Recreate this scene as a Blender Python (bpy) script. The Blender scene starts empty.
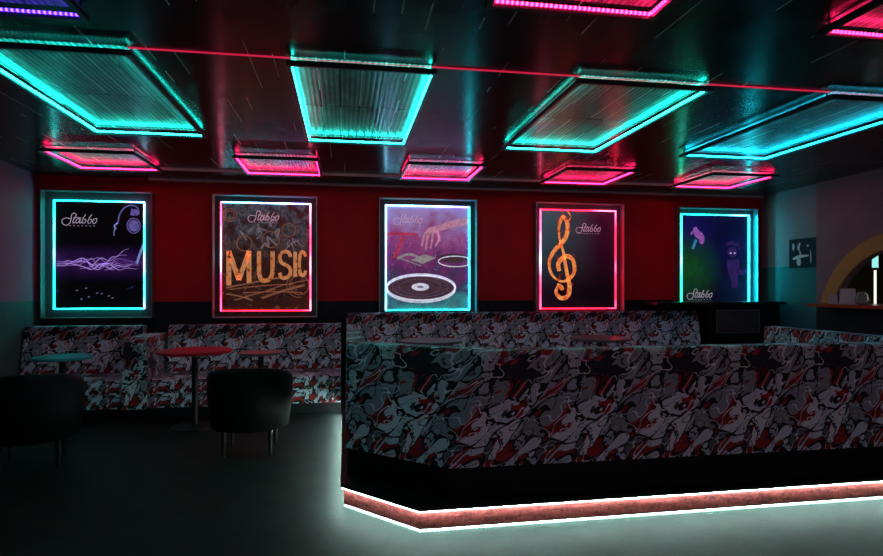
import bpy, bmesh, math, random
from mathutils import Vector, Matrix
random.seed(7)
PI = math.pi
SC = bpy.context.scene
COL = SC.collection

# ------------------------------------------------------------------ camera
TH = math.radians(9.45); F = 580.0; HC = 1.5; HZ = 288.0
CT, ST = math.cos(TH), math.sin(TH)
cd = bpy.data.cameras.new('camera'); cam = bpy.data.objects.new('camera', cd); COL.objects.link(cam)
cd.sensor_fit = 'HORIZONTAL'; cd.sensor_width = 36.0; cd.lens = F/883*36.0
cd.shift_y = (HZ-278)/883.0
cd.clip_start = .05; cd.clip_end = 100
cam.location = (0, 0, HC); cam.rotation_euler = (PI/2, 0, -TH)
SC.camera = cam
vs = SC.view_settings
vs.view_transform = 'Standard'; vs.look = 'None'; vs.gamma = 1; vs.use_curve_mapping = False
vs.exposure = 0.0

W = bpy.data.worlds.new('world'); SC.world = W; W.use_nodes = True
W.node_tree.nodes['Background'].inputs[0].default_value = (.75, .82, 1, 1)
W.node_tree.nodes['Background'].inputs[1].default_value = .24

# ------------------------------------------------------------------ node helper
class N:
    def __init__(s, name):
        s.m = bpy.data.materials.new(name); s.m.use_nodes = True
        s.t = s.m.node_tree; s.b = s.t.nodes['Principled BSDF']
    def n(s, typ, **kw):
        nd = s.t.nodes.new(typ)
        for k, v in kw.items(): setattr(nd, k, v)
        return nd
    def set(s, sock, v):
        if hasattr(v, 'is_linked') or hasattr(v, 'links'): s.t.links.new(v, sock)
        else: sock.default_value = v
    def math(s, op, a, b=None, c=None, clamp=False):
        nd = s.n('ShaderNodeMath', operation=op); nd.use_clamp = clamp
        s.set(nd.inputs[0], a)
        if b is not None: s.set(nd.inputs[1], b)
        if c is not None: s.set(nd.inputs[2], c)
        return nd.outputs[0]
    def vmath(s, op, a, b=None, scale=None):
        nd = s.n('ShaderNodeVectorMath', operation=op)
        s.set(nd.inputs[0], a)
        if b is not None: s.set(nd.inputs[1], b)
        if scale is not None: s.set(nd.inputs['Scale'], scale)
        return nd.outputs[0]
    def noise(s, vec, scale, detail=2, rough=.5, out='Fac', dist=0):
        nd = s.n('ShaderNodeTexNoise'); s.set(nd.inputs['Vector'], vec)
        nd.inputs['Scale'].default_value = scale; nd.inputs['Detail'].default_value = detail
        nd.inputs['Roughness'].default_value = rough; nd.inputs['Distortion'].default_value = dist
        return nd.outputs[out]
    def vor(s, vec, scale, feature='F1', out='Distance'):
        nd = s.n('ShaderNodeTexVoronoi', feature=feature); s.set(nd.inputs['Vector'], vec)
        nd.inputs['Scale'].default_value = scale
        return nd.outputs[out]
    def ramp(s, fac, stops, interp='LINEAR'):
        nd = s.n('ShaderNodeValToRGB'); s.set(nd.inputs[0], fac)
        cr = nd.color_ramp; cr.interpolation = interp
        while len(cr.elements) < len(stops): cr.elements.new(.5)
        for e, (p, c) in zip(cr.elements, stops):
            e.position = p; e.color = (*c, 1) if len(c) == 3 else c
        return nd.outputs[0]
    def mix(s, fac, a, b, blend='MIX'):
        nd = s.n('ShaderNodeMix', data_type='RGBA', blend_type=blend)
        s.set(nd.inputs[0], fac)
        s.set(nd.inputs[6], a if not isinstance(a, tuple) else (*a, 1)[:4])
        s.set(nd.inputs[7], b if not isinstance(b, tuple) else (*b, 1)[:4])
        return nd.outputs[2]
    def sep(s, v):
        nd = s.n('ShaderNodeSeparateXYZ'); s.set(nd.inputs[0], v); return nd.outputs
    def comb(s, x, y, z):
        nd = s.n('ShaderNodeCombineXYZ')
        s.set(nd.inputs[0], x); s.set(nd.inputs[1], y); s.set(nd.inputs[2], z); return nd.outputs[0]
    def uv(s): return s.n('ShaderNodeTexCoord').outputs['UV']
    def obj(s): return s.n('ShaderNodeTexCoord').outputs['Object']
    def bump(s, h, st=.3, d=.01):
        nd = s.n('ShaderNodeBump'); s.set(nd.inputs['Height'], h)
        nd.inputs['Strength'].default_value = st; nd.inputs['Distance'].default_value = d
        s.t.links.new(nd.outputs[0], s.b.inputs['Normal'])
    def base(s, c, rough=.6, metal=0, spec=.5):
        s.set(s.b.inputs['Base Color'], (*c, 1) if isinstance(c, tuple) else c)
        s.set(s.b.inputs['Roughness'], rough); s.b.inputs['Metallic'].default_value = metal
        s.b.inputs['Specular IOR Level'].default_value = spec
        return s
    def emit(s, c, st):
        s.set(s.b.inputs['Emission Color'], (*c, 1) if isinstance(c, tuple) else c)
        s.set(s.b.inputs['Emission Strength'], st); return s

def plain(name, c, rough=.6, metal=0, spec=.5, bscale=0, bst=.2):
    k = N(name); o = k.obj()
    v = k.noise(o, 9, 3)
    col = k.mix(k.math('MULTIPLY', v, .5), c, tuple(x*.6 for x in c))
    k.base(col, rough, metal, spec)
    if bscale: k.bump(k.noise(o, bscale, 3), bst, .004)
    return k.m

def led(name, c, st, spacing=.025, dots=True, lo=.15):
    """a strip of light-emitting diodes: UV x runs along the strip in metres"""
    k = N(name); k.base((.02, .02, .02), .5)
    if dots:
        u = k.sep(k.uv())[0]
        w = k.math('SINE', k.math('MULTIPLY', u, 2*PI/spacing))
        w = k.math('ADD', k.math('MULTIPLY', k.math('POWER', k.math('MULTIPLY_ADD', w, .5, .5), 2.0), 1.9), lo)
        k.emit(c, k.math('MULTIPLY', w, st))
    else: k.emit(c, st)
    return k.m

def led_patchy(name, stops, st, scale=1.6):
    """poster strip whose colour drifts along its length"""
    k = N(name); k.base((.02, .02, .02), .5); o = k.obj()
    f = k.noise(o, scale, 1); f = k.math('MULTIPLY_ADD', f, 2.4, -.7, clamp=True)
    col = k.ramp(f, stops)
    g = k.math('MULTIPLY_ADD', k.noise(o, 9, 1), 1.2, .4)
    k.emit(col, k.math('MULTIPLY', g, st)); return k.m

def graffiti(name, L=.62, gain=(1, 1, 1)):
    k = N(name); s = k.sep(k.uv()); u, v = s[0], s[1]
    R = L/(2*PI); a = k.math('MULTIPLY', k.math('MULTIPLY_ADD', v, -.35, u), 2*PI/L)
    p = k.comb(k.math('MULTIPLY', k.math('COSINE', a), R*1.0), k.math('MULTIPLY', k.math('SINE', a), R*1.0), v)
    wn = k.noise(p, 5.5, 1, .5, 'Color')
    w = k.vmath('ADD', p, k.vmath('SCALE', k.vmath('SUBTRACT', wn, (.5, .5, .5)), scale=.30))
    q = k.vmath('MULTIPLY', w, (1.05, 1.05, .75))
    edge = k.vor(q, 7.5, 'DISTANCE_TO_EDGE'); colr = k.vor(q, 7.5, 'F1', 'Color')
    rv = k.sep(colr)[0]
    col = k.ramp(rv, [(0, (.12, .13, .15)), (.08, (.44, .49, .53)), (.24, (.66, .71, .76)), (.36, (.34, .022, .022)),
                      (.48, (.28, .31, .34)), (.60, (.80, .80, .80)), (.72, (.40, .44, .49)), (.84, (.02, .02, .03)), (.88, (.5, .53, .56))], 'CONSTANT')
    # large red areas
    rn = k.noise(w, 6.5, 1)
    red = k.math('GREATER_THAN', rn, .585)
    col = k.mix(red, col, (.40, .018, .018))
    # shading strokes inside shapes, fine brush marks
    sn = k.noise(q, 30, 2)
    col = k.mix(k.math('GREATER_THAN', sn, .66), col, (.05, .055, .07))
    # thick black outlines
    wid = k.math('MULTIPLY_ADD', k.noise(p, 11, 1), .20, -.04)
    out = k.math('LESS_THAN', edge, wid)
    col = k.mix(out, col, (.010, .010, .013))
    # white highlight contours
    cn = k.noise(w, 9, 0)
    line = k.math('LESS_THAN', k.math('ABSOLUTE', k.math('SUBTRACT', cn, .47)), .014)
    col = k.mix(line, col, (.8, .8, .82))
    cn2 = k.noise(w, 12, 0, .5)
    line2 = k.math('LESS_THAN', k.math('ABSOLUTE', k.math('SUBTRACT', cn2, .56)), .016)
    col = k.mix(line2, col, (.012, .012, .015))
    k.base(k.vmath('MULTIPLY', col, gain), .62, 0, .3)
    k.bump(k.noise(k.uv(), 14, 3), .25, .006)
    return k.m

# ------------------------------------------------------------------ materials
def mat_ceiling():
    k = N('glossy black ceiling planks'); s = k.sep(k.obj()); x, y = s[0], s[1]
    pw = .148
    ix = k.math('FLOOR', k.math('DIVIDE', x, pw))
    fx = k.math('ABSOLUTE', k.math('SUBTRACT', k.math('FRACT', k.math('DIVIDE', x, pw)), .5))  # .5 at the seam
    off = k.math('FRACT', k.math('MULTIPLY', k.math('SINE', k.math('MULTIPLY', ix, 12.9)), 43.7))
    yy = k.math('ADD', k.math('DIVIDE', y, .9), off)
    fy = k.math('ABSOLUTE', k.math('SUBTRACT', k.math('FRACT', yy), .5))
    seam = k.math('GREATER_THAN', fx, .482)
    seamy = k.math('GREATER_THAN', fy, .4965)
    # highlights of the glossy seam bevels, painted as broken pale streaks
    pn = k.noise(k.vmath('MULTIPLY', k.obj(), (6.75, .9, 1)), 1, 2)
    seam_glint = k.math('MULTIPLY', seam, k.math('GREATER_THAN', pn, .57))
    iy = k.math('FLOOR', yy)
    tone = k.noise(k.comb(ix, iy, 0), 3.3, 0)
    tint = k.noise(k.obj(), 2.2, 3, .6)
    base = k.mix(k.math('MULTIPLY', tone, k.math('MULTIPLY_ADD', tint, 1.2, -.1, clamp=True)), (.014, .014, .015), (.04, .04, .043))
    base = k.mix(seam, base, (.008, .008, .008))
    base = k.mix(seam_glint, base, (.75, .75, .75))
    rough = k.math('MULTIPLY_ADD', k.noise(k.obj(), 5, 3), .20, .12)
    k.base(base, rough, 0, .13)
    k.b.inputs['Anisotropic'].default_value = .6
    tg = k.comb(0.0, 1.0, 0.0); k.t.links.new(tg, k.b.inputs['Tangent'])
    # fine reeding across the planks plus slight waviness of the gloss
    h = k.math('ADD', k.math('MULTIPLY', k.noise(k.vmath('MULTIPLY', k.obj(), (30, 1.5, 1)), 1, 1), .5),
               k.math('MULTIPLY', seam, -1.0))
    k.bump(h, .25, .004)
    return k.m
def mat_insert():
    k = N('ribbed glossy ceiling panel'); s = k.sep(k.obj()); x, y = s[0], s[1]
    rib = k.math('MULTIPLY_ADD', k.math('SINE', k.math('MULTIPLY', x, 2*PI/.036)), .5, .5)
    seam = k.math('GREATER_THAN', k.math('ABSOLUTE', k.math('SUBTRACT', k.math('FRACT', k.math('DIVIDE', x, .148)), .5)), .475)
    sy = k.math('GREATER_THAN', k.math('ABSOLUTE', k.math('SUBTRACT', k.math('FRACT', k.math('DIVIDE', y, .9)), .5)), .492)
    pn = k.noise(k.vmath('MULTIPLY', k.obj(), (6.75, 1.2, 1)), 1, 2)
    seam_glint = k.math('MULTIPLY', seam, k.math('GREATER_THAN', pn, .5))  # pale streaks paint the glints along the glossy seams
    blot = k.noise(k.vmath('MULTIPLY', k.obj(), (1, .5, 1)), 6, 3, .6)
    c = k.mix(k.math('POWER', rib, .7), (.12, .12, .13), (.48, .48, .50))
    c = k.mix(k.math('MULTIPLY_ADD', blot, 1.6, -.3, clamp=True), (.09, .09, .10), c)
    c = k.mix(k.math('MAXIMUM', seam, sy), c, (.01, .01, .01)); c = k.mix(seam_glint, c, (.8, .8, .8))
    k.base(c, .22, 0, .4); k.b.inputs['Anisotropic'].default_value = .5
    tg = k.comb(0.0, 1.0, 0.0); k.t.links.new(tg, k.b.inputs['Tangent'])
    k.bump(rib, .15, .004); return k.m
def mat_wall(name, up, low, zl, us=1.0):
    k = N(name); o = k.obj(); z = k.sep(o)[2]
    n1 = k.noise(o, 3, 4); n2 = k.noise(o, 60, 2)
    col = k.mix(k.math('GREATER_THAN', z, zl), low, up)
    col = k.mix(k.math('MULTIPLY', n1, .35), col, (.02, .01, .015))
    k.base(col, .6, 0, .25); k.bump(n2, .15, .003); return k.m
def mat_floor():
    k = N('mottled grey-green floor'); o = k.obj()
    a = k.noise(o, 4, 4, .6); b = k.noise(o, 28, 5, .75); c = k.noise(k.vmath('MULTIPLY', o, (1, 6, 1)), 14, 3)
    f = k.math('ADD', k.math('MULTIPLY', a, .35), k.math('ADD', k.math('MULTIPLY', b, .45), k.math('MULTIPLY', c, .2)))
    col = k.ramp(f, [(.3, (.004, .005, .005)), (.5, (.010, .0135, .013)), (.7, (.025, .033, .032))])
    k.base(col, k.math('MULTIPLY_ADD', b, .3, .5), 0, .15); k.bump(b, .3, .004); return k.m
def mat_kick():
    k = N('red-brown brushed kick board'); o = k.obj()
    a = k.noise(k.vmath('MULTIPLY', o, (1, 1, 3)), 9, 4, .7); b = k.noise(o, 50, 3)
    col = k.ramp(k.math('MULTIPLY_ADD', b, .4, k.math('MULTIPLY', a, .6)), [(.36, (.03, .004, .004)), (.5, (.16, .022, .021)), (.64, (.24, .045, .04))])
    k.base(col, .6, 0, .3); k.bump(a, .5, .006); return k.m

M = {}
M['ceil'] = mat_ceiling()
M['wallred'] = mat_wall('red and navy wall paint', (.70, .010, .02), (.010, .014, .03), 1.32)
M['wallleft'] = mat_wall('pink-lit mauve and teal wall paint', (.45, .11, .22), (.08, .14, .14), 1.34)  # upper mauve made pinker, the pink light is put into the colour
M['wallright'] = mat_wall('grey wall paint over teal band', (.36, .33, .38), (.04, .26, .28), 1.82)
M['wallbar'] = mat_wall('plum wall paint over navy', (.34, .20, .26), (.02, .03, .05), 1.28)
M['insert'] = mat_insert(); M['floor'] = mat_floor(); M['kick'] = mat_kick()
M['graf'] = graffiti('graffiti print upholstery', .62, (.98, 1.10, 1.16))
M['graf_lit'] = graffiti('graffiti print upholstery small repeat lit copy', .50, (1.0, 1.12, 1.3))  # same cloth as the booth, bluish brightness of the lit benches put into gain
M['black'] = plain('black laminate', (.006, .006, .008), .45, 0, .3)
M['blackgloss'] = plain('black satin frame', (.008, .008, .010), .3, 0, .45)
M['leather'] = plain('black leather', (.004, .004, .005), .6, 0, .15, 40, .3)
M['lip'] = plain('brushed dark metal edge', (.42, .42, .45), .35, .8)
M['greyframe'] = plain('slate grey frame', (.065, .07, .085), .4, .2)
M['bar'] = plain('black ceiling rail', (.02, .02, .024), .35, .2)
M['tabletop'] = plain('dark lacquered table top', (.16, .12, .13), .28, 0, .8)
M['redtop'] = plain('red table top', (.62, .006, .03), .5, 0, .2)  # base colour of this one top set to red
M['tealtop'] = plain('teal table top', (.03, .32, .38), .5, 0, .2)  # base colour of this one top set to teal
M['metal'] = plain('black painted steel', (.01, .01, .011), .4, .5)
M['trimpink'] = plain('pale ceiling trim', (.75, .62, .62), .4)
M['gold'] = plain('ochre painted arch trim', (.62, .32, .07), .5, 0, .4, 20)
M['counter'] = plain('red-brown lacquered counter', (.40, .05, .03), .3, 0, .5)
M['navy'] = plain('navy panel', (.014, .02, .04), .5)
M['olive'] = plain('dark olive plaster', (.10, .085, .03), .7)
M['paper'] = plain('white card', (.88, .88, .92), .7)
M['ink'] = plain('grey ink', (.12, .12, .16), .7)
M['screen'] = plain('grey screen panel', (.09, .095, .10), .25, 0, .6)
k = N('clear glass'); k.base((.9, .95, .95), .05, 0, .5); k.b.inputs['Transmission Weight'].default_value = .85; M['glass'] = k.m
TEAL = (.012, 1.0, .80); PINK = (1.0, .012, .11)
M['teal'] = led('teal LED strip', TEAL, 26)
M['aqua'] = led('aqua LED strip', (.006, .72, 1.0), 26)
M['pink'] = led('pink LED strip', PINK, 24)
M['violet'] = led('violet LED strip', (.10, .03, 1.0), 8)
M['tube'] = led('red neon line', (1.0, .02, .10), .55, dots=False)
M['white'] = led('cool white LED strip', (.48, 1.0, .84), 16, .03, True, .5)
M['foot'] = M['white']
M['blush'] = led('soft white LED strip', (.66, 1.0, .90), 120, .03, True, .5)

# ------------------------------------------------------------------ mesh helpers
def link(o, parent=None):
    COL.objects.link(o)
    if parent is not None: o.parent = parent
    return o
def finish(name, bm, mat, parent=None, loc=None, smooth=False, boxuv=True):
    if boxuv:
        uvl = bm.loops.layers.uv.verify()
        for f in bm.faces:
            n = f.normal if f.normal.length > .5 else (f.normal_update() or f.normal)
            ax, ay, az = abs(n.x), abs(n.y), abs(n.z)
            for l in f.loops:
                c = l.vert.co
                if az >= ax and az >= ay: l[uvl].uv = (c.x, c.y) if True else 0
                elif ax > ay: l[uvl].uv = (c.y, c.z)
                else: l[uvl].uv = (c.x, c.z)
    me = bpy.data.meshes.new(name); bm.to_mesh(me); bm.free()
    mats = mat if isinstance(mat, (list, tuple)) else [mat]
    for m in mats: me.materials.append(m)
    if smooth:
        for p in me.polygons: p.use_smooth = True
    o = bpy.data.objects.new(name, me)
    if loc is not None: o.location = loc
    return link(o, parent)
def tag(o, label, cat, group=None, kind=None):
    if label: o['label'] = label
    if cat: o['category'] = cat
    if group: o['group'] = group
    if kind: o['kind'] = kind
    return o
def struct(o): o['kind'] = 'structure'; return o
def empty(name, loc, label, cat, group=None, rz=0):
    o = bpy.data.objects.new(name, None); o.location = loc; o.rotation_euler = (0, 0, rz); o.empty_display_size = .1
    link(o); return tag(o, label, cat, group)
def box(bm, x0, x1, y0, y1, z0, z1, bev=0, mi=0):
    vs_ = [bm.verts.new((x, y, z)) for x in (x0, x1) for y in (y0, y1) for z in (z0, z1)]
    v = vs_
    fs = []
    for q in ((0, 1, 3, 2), (4, 6, 7, 5), (0, 4, 5, 1), (2, 3, 7, 6), (0, 2, 6, 4), (1, 5, 7, 3)):
        fs.append(bm.faces.new([v[i] for i in q]))
    for f in fs: f.material_index = mi; f.normal_update()
    if bev:
        es = list({e for f in fs for e in f.edges})
        bmesh.ops.bevel(bm, geom=es, offset=bev, segments=2, affect='EDGES', profile=.6)
    bm.normal_update()
def B(): return bmesh.new()
def boxo(name, x0, x1, y0, y1, z0, z1, mat, parent=None, bev=0):
    bm = B(); box(bm, x0, x1, y0, y1, z0, z1, bev); return finish(name, bm, mat, parent)
def cyl(bm, x, y, z0, z1, r0, r1=None, seg=32, caps=True):
    r1 = r0 if r1 is None else r1
    a = [bm.verts.new((x+r0*math.cos(2*PI*i/seg), y+r0*math.sin(2*PI*i/seg), z0)) for i in range(seg)]
    b = [bm.verts.new((x+r1*math.cos(2*PI*i/seg), y+r1*math.sin(2*PI*i/seg), z1)) for i in range(seg)]
    for i in range(seg): bm.faces.new((a[i], a[(i+1) % seg], b[(i+1) % seg], b[i]))
    if caps: bm.faces.new(a[::-1]); bm.faces.new(b)
    bm.normal_update()
def lathe(bm, prof, x=0, y=0, seg=40):
    rings = []
    for r, z in prof:
        if r < 1e-5: rings.append([bm.verts.new((x, y, z))])
        else: rings.append([bm.verts.new((x+r*math.cos(2*PI*i/seg), y+r*math.sin(2*PI*i/seg), z)) for i in range(seg)])
    for a, b in zip(rings, rings[1:]):
        for i in range(seg):
            j = (i+1) % seg
            if len(a) == 1 and len(b) == 1: continue
            if len(a) == 1: bm.faces.new((a[0], b[j], b[i]))
            elif len(b) == 1: bm.faces.new((a[i], a[j], b[0]))
            else: bm.faces.new((a[i], a[j], b[j], b[i]))
    bmesh.ops.recalc_face_normals(bm, faces=bm.faces)
def prism(bm, pts, fn, h0, h1):
    """polygon pts (2D) extruded from h0 to h1; fn(a,b,h)->xyz"""
    lo = [bm.verts.new(fn(a, b, h0)) for a, b in pts]; hi = [bm.verts.new(fn(a, b, h1)) for a, b in pts]
    n = len(pts)
    bm.faces.new(lo); bm.faces.new(hi)
    for i in range(n): bm.faces.new((lo[i], lo[(i+1) % n], hi[(i+1) % n], hi[i]))
    bmesh.ops.recalc_face_normals(bm, faces=bm.faces)
XY = lambda a, b, h: (a, b, h)
def offset(path, d):
    """offset an open polyline to its left by d"""
    out = []
    n = len(path)
    for i in range(n):
        ns = []
        for j in (i-1, i):
            if 0 <= j < n-1:
                t = (Vector(path[j+1])-Vector(path[j])).normalized(); ns.append(Vector((-t.y, t.x)))
        if len(ns) == 1: m = ns[0]*d
        else:
            s = (ns[0]+ns[1]); s.normalize(); m = s*(d/max(.3, s.dot(ns[0])))
        out.append((path[i][0]+m.x, path[i][1]+m.y))
    return out
def loft(bm, cols, us, closed_sec=True):
    """cols: for each station along the path, a list of section points (x,y,z). UV: u=us, v=length round the section"""
    uvl = bm.loops.layers.uv.verify()
    V = [[bm.verts.new(p) for p in c] for c in cols]
    m = len(cols[0]); rng = m if closed_sec else m-1
    for i in range(len(V)-1):
        L = [0]
        for j in range(rng): L.append(L[-1]+(Vector(cols[i][(j+1) % m])-Vector(cols[i][j])).length)
        for j in range(rng):
            k2 = (j+1) % m
            f = bm.faces.new((V[i][j], V[i+1][j], V[i+1][k2], V[i][k2]))
            for l, uvv in zip(f.loops, ((us[i], L[j]), (us[i+1], L[j]), (us[i+1], L[j+1]), (us[i], L[j+1]))): l[uvl].uv = uvv
    if closed_sec:
        for side in (V[0], V[-1]):
            f = bm.faces.new(side)
            for l in f.loops: l[uvl].uv = (l.vert.co.x+l.vert.co.y, l.vert.co.z)
    bmesh.ops.recalc_face_normals(bm, faces=bm.faces)
def padded(name, outer0, outer1, inner0, inner1, z0, z1, mat, parent, r=.03, u0=0, step=.12, puff=0):
    """upholstered slab that follows a path; outer0/inner0 are the plan lines at z0, outer1/inner1 at z1"""
    def dens(path, cnt):
        res = []
        for i in range(len(path)-1):
            a, b = Vector(path[i]), Vector(path[i+1]); n = cnt[i]
            res += [tuple(a.lerp(b, q/n)) for q in range(n)]
        res.append(tuple(path[-1])); return res
    cnt = [max(1, int((Vector(outer0[i+1])-Vector(outer0[i])).length/step)) for i in range(len(outer0)-1)]
    P = [dens(p, cnt) for p in (outer0, outer1, inner0, inner1)]
    us = [u0]
    for i in range(len(P[0])-1): us.append(us[-1]+(Vector(P[0][i+1])-Vector(P[0][i])).length)
    sec = []
    w = (Vector(inner0[0])-Vector(outer0[0])).length; H = z1-z0; rw = r/w; rh = r/H
    def arc(cx, cy, a0, a1, n=4): return [(cx+rw*math.cos(a0+(a1-a0)*i/n), cy+rh*math.sin(a0+(a1-a0)*i/n)) for i in range(n+1)]
    sec = [(0, 0), (0, .33), (0, .66)] + arc(rw, 1-rh, PI, PI/2) + arc(1-rw, 1-rh, PI/2, 0) + [(1, .5), (1, 0)]
    cols = []
    for i in range(len(us)):
        c = []
        for s_, h in sec:
            o = Vector(P[0][i]).lerp(Vector(P[1][i]), h); n_ = Vector(P[2][i]).lerp(Vector(P[3][i]), h)
            p = o.lerp(n_, s_); c.append((p.x, p.y, z0+H*h))
        cols.append(c)
    bm = B(); loft(bm, cols, us)
    return finish(name, bm, mat, parent, smooth=False, boxuv=False)
def ribbon(bm, pts, w, fn, d0, d1, closed=False, smooth=True, taper=None, mi=0):
    """flat printed stroke following 2D points, catmull-rom smoothed"""
    if smooth:
        P = [Vector(p) for p in pts]; out = []; n = len(P)
        rng = range(n if closed else n-1)
        for i in rng:
            g = lambda q: P[q % n] if closed else P[min(max(q, 0), n-1)]
            a, b, c, d = g(i-1), g(i), g(i+1), g(i+2)
            for s_ in range(6):
                t = s_/6
                out.append(.5*((2*b)+(c-a)*t+(2*a-5*b+4*c-d)*t*t+(3*b-a-3*c+d)*t**3))
        if not closed: out.append(P[-1])
        P = out
    else: P = [Vector(p) for p in pts]
    n = len(P); rows = []
    for i in range(n):
        a = P[(i-1) % n] if (closed or i > 0) else P[i]; b = P[(i+1) % n] if (closed or i < n-1) else P[i]
        t = (b-a); t = t.normalized() if t.length > 1e-9 else Vector((1, 0)); nn = Vector((-t.y, t.x))
        ww = w*(taper(i/(n-1)) if taper else 1)/2
        l, r_ = P[i]+nn*ww, P[i]-nn*ww
        rows.append([bm.verts.new(fn(l.x, l.y, d0)), bm.verts.new(fn(r_.x, r_.y, d0)), bm.verts.new(fn(r_.x, r_.y, d1)), bm.verts.new(fn(l.x, l.y, d1))])
    m = n if closed else n-1
    for i in range(m):
        A, Bq = rows[i], rows[(i+1) % n]
        for j in range(4):
            f = bm.faces.new((A[j], A[(j+1) % 4], Bq[(j+1) % 4], Bq[j])); f.material_index = mi
    if not closed:
        bm.faces.new(rows[0]).material_index = mi; bm.faces.new(rows[-1][::-1]).material_index = mi
    bm.normal_update()

# ------------------------------------------------------------------ room shell
CZ = 2.95; YB = 8.2; XL = -3.87; XR = 6.49; XR2 = 6.43; YF = -2.5
struct(boxo('floor', XL-.2, 9.0, YF, YB+.2, -.1, 0, M['floor']))
struct(boxo('ceiling', XL-.2, 9.0, YF, YB+.2, CZ, CZ+.1, M['ceil']))
struct(boxo('wall_back', XL-.2, XR+.2, YB, YB+.2, 0, CZ, M['wallred']))
struct(boxo('wall_left', XL-.2, XL, YF, YB, 0, CZ, M['wallleft']))
struct(boxo('wall_right', XR, XR+.2, 7.06, YB, 0, CZ, M['wallright']))
AC, AZ, RI, RO = 5.8, .98, 1.01, 1.20
bm = B(); zc = 1.25; yh = math.sqrt(RI**2-(zc-AZ)**2); a0 = math.atan2(zc-AZ, yh)
arc = [(AC+RI*math.cos(a), AZ+RI*math.sin(a)) for a in [PI-a0-(PI-2*a0)*i/40 for i in range(41)]]   # from low y to high y
YZ = lambda a, b, h: (h, a, b)
prism(bm, [(YF, 0), (7.06, 0), (7.06, zc)]+arc[::-1]+[(YF, zc)], YZ, XR2, XR2+.2) if False else None
prism(bm, [(7.06, zc), (7.06, CZ), (YF, CZ), (YF, zc)]+arc, YZ, XR2, XR2+.10)
box(bm, XR2, XR2+.10, YF, 7.06, 0, zc)
struct(finish('wall_bar', bm, M['wallbar']))
# cornice and ceiling trims
struct(boxo('trim_1', -2.55, XR, YB-.05, YB, CZ-.035, CZ, M['trimpink'], bev=.006))
struct(boxo('trim_2', -2.3, 5.6, 7.43, 7.452, CZ-.03, CZ, M['trimpink']))
# trim above platform / baseboards
struct(boxo('baseboard_left', XL, XL+.015, YF, 7.0, 0, .09, M['black']))

# raised platform with a lit kick board
PX = [(-.03, 8.2), (-.03, 4.03), (.445, 3.51), (6.43, 3.55)]
front = [PX[0], PX[1], PX[2], PX[3]]
bm = B(); prism(bm, [(-.03, 8.19), (-.03, 4.03), (.445, 3.51), (6.42, 3.55), (6.42, 8.19)], XY, .134, .165)
kin = offset(front, .022)
pl = finish('platform', bm, M['black']); struct(pl); pl['label'] = 'black raised platform under the graffiti booths'
bm = B(); prism(bm, [(kin[0][0], 8.18)]+kin[1:3]+[(6.41, kin[3][1]), (6.41, 8.18)], XY, .016, .134)
kb = finish('kick_board', bm, M['kick'], pl); kb['label'] = 'red-brown kick board round the foot of the platform'
kin2 = offset(front, .045)
bm = B(); prism(bm, [(kin2[0][0], 8.17)]+kin2[1:3]+[(6.40, kin2[3][1]), (6.40, 8.17)], XY, 0, .0155)
finish('foot', bm, M['black'], pl)
def strip_path(name, path, w_in, z0, z1, mat, parent):
    inner = offset(path, w_in); us = [0]
    for i in range(len(path)-1): us.append(us[-1]+(Vector(path[i+1])-Vector(path[i])).length)
    cols = [[(o[0], o[1], z0), (o[0], o[1], z1), (n_[0], n_[1], z1), (n_[0], n_[1], z0)] for o, n_ in zip(path, inner)]
    bm = B(); loft(bm, cols, us); return finish(name, bm, mat, parent, boxuv=False)
lp = offset([(-.03, 7.0), (-.03, 4.03), (.445, 3.51), (6.40, 3.55)], .008)
s = strip_path('led_strip', lp, .0135, .1275, .1335, M['blush'], pl); s['label'] = 'white LED strip under the platform edge'
s = strip_path('led_strip', offset([(-.03, 7.0), (-.03, 4.03), (.445, 3.51), (6.40, 3.55)], .026), .010, .003, .013, M['foot'], pl); s['label'] = 'cool white LED strip at the foot of the kick board'

# ------------------------------------------------------------------ ceiling light frames
def light_frame(x0, x1, y0, y1, mat, label, group, zb=CZ-.068, ht=.032, w=.026):
    cx, cy = (x0+x1)/2, (y0+y1)/2
    root = empty('ceiling_light_frame', (cx, cy, zb), label, 'ceiling light', group)
    hx, hy = (x1-x0)/2, (y1-y0)/2
    bm = B()
    box(bm, -hx, hx, -hy, -hy+w, 0, ht); box(bm, -hx, hx, hy-w, hy, 0, ht)
    box(bm, -hx, -hx+w, -hy+w, hy-w, 0, ht); box(bm, hx-w, hx, -hy+w, hy-w, 0, ht)
    finish('rail', bm, M['bar'], root)
    boxo('ribbed_panel', -hx+w, hx-w, -hy+w, hy-w, CZ-zb-.006, CZ-zb-.0008, M['insert'], root)
    for nm, (a, b, c, d) in (('far', (-hx+w, hx-w, hy-w-.010, hy-w-.0005)), ('near', (-hx+w, hx-w, -hy+w+.0005, -hy+w+.010)),
                  ('left', (-hx+w+.0005, -hx+w+.010, -hy+w+.011, hy-w-.011)), ('right', (hx-w-.010, hx-w-.0005, -hy+w+.011, hy-w-.011))):
        bm = B(); z0, z1 = ht-.015, ht-.003
        box(bm, a, b, c, d, z0, z1)
        uvl = bm.loops.layers.uv.verify()
        for f in bm.faces:
            for l in f.loops:
                co = l.vert.co; l[uvl].uv = (co.x if nm in ('far', 'near') else co.y, co.z)
        finish('led_strip', bm, mat, root, boxuv=False)
    for sx in (-1, 1):
        for sy in (-1, 1):
            bm = B(); cyl(bm, sx*(hx-.017), sy*(hy-.017-.05), ht, CZ-zb, .006, seg=8); finish('hanger', bm, M['metal'], root)
    return root
x0 = -3.06; P = 1.873; WD = .89
gt = 'long teal LED frames under the ceiling'; gp = 'square pink LED frames by the back wall'
where = ['leftmost, above the left posters', 'second from left, nearest the middle', 'third from left', 'rightmost, towards the bar']
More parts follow.
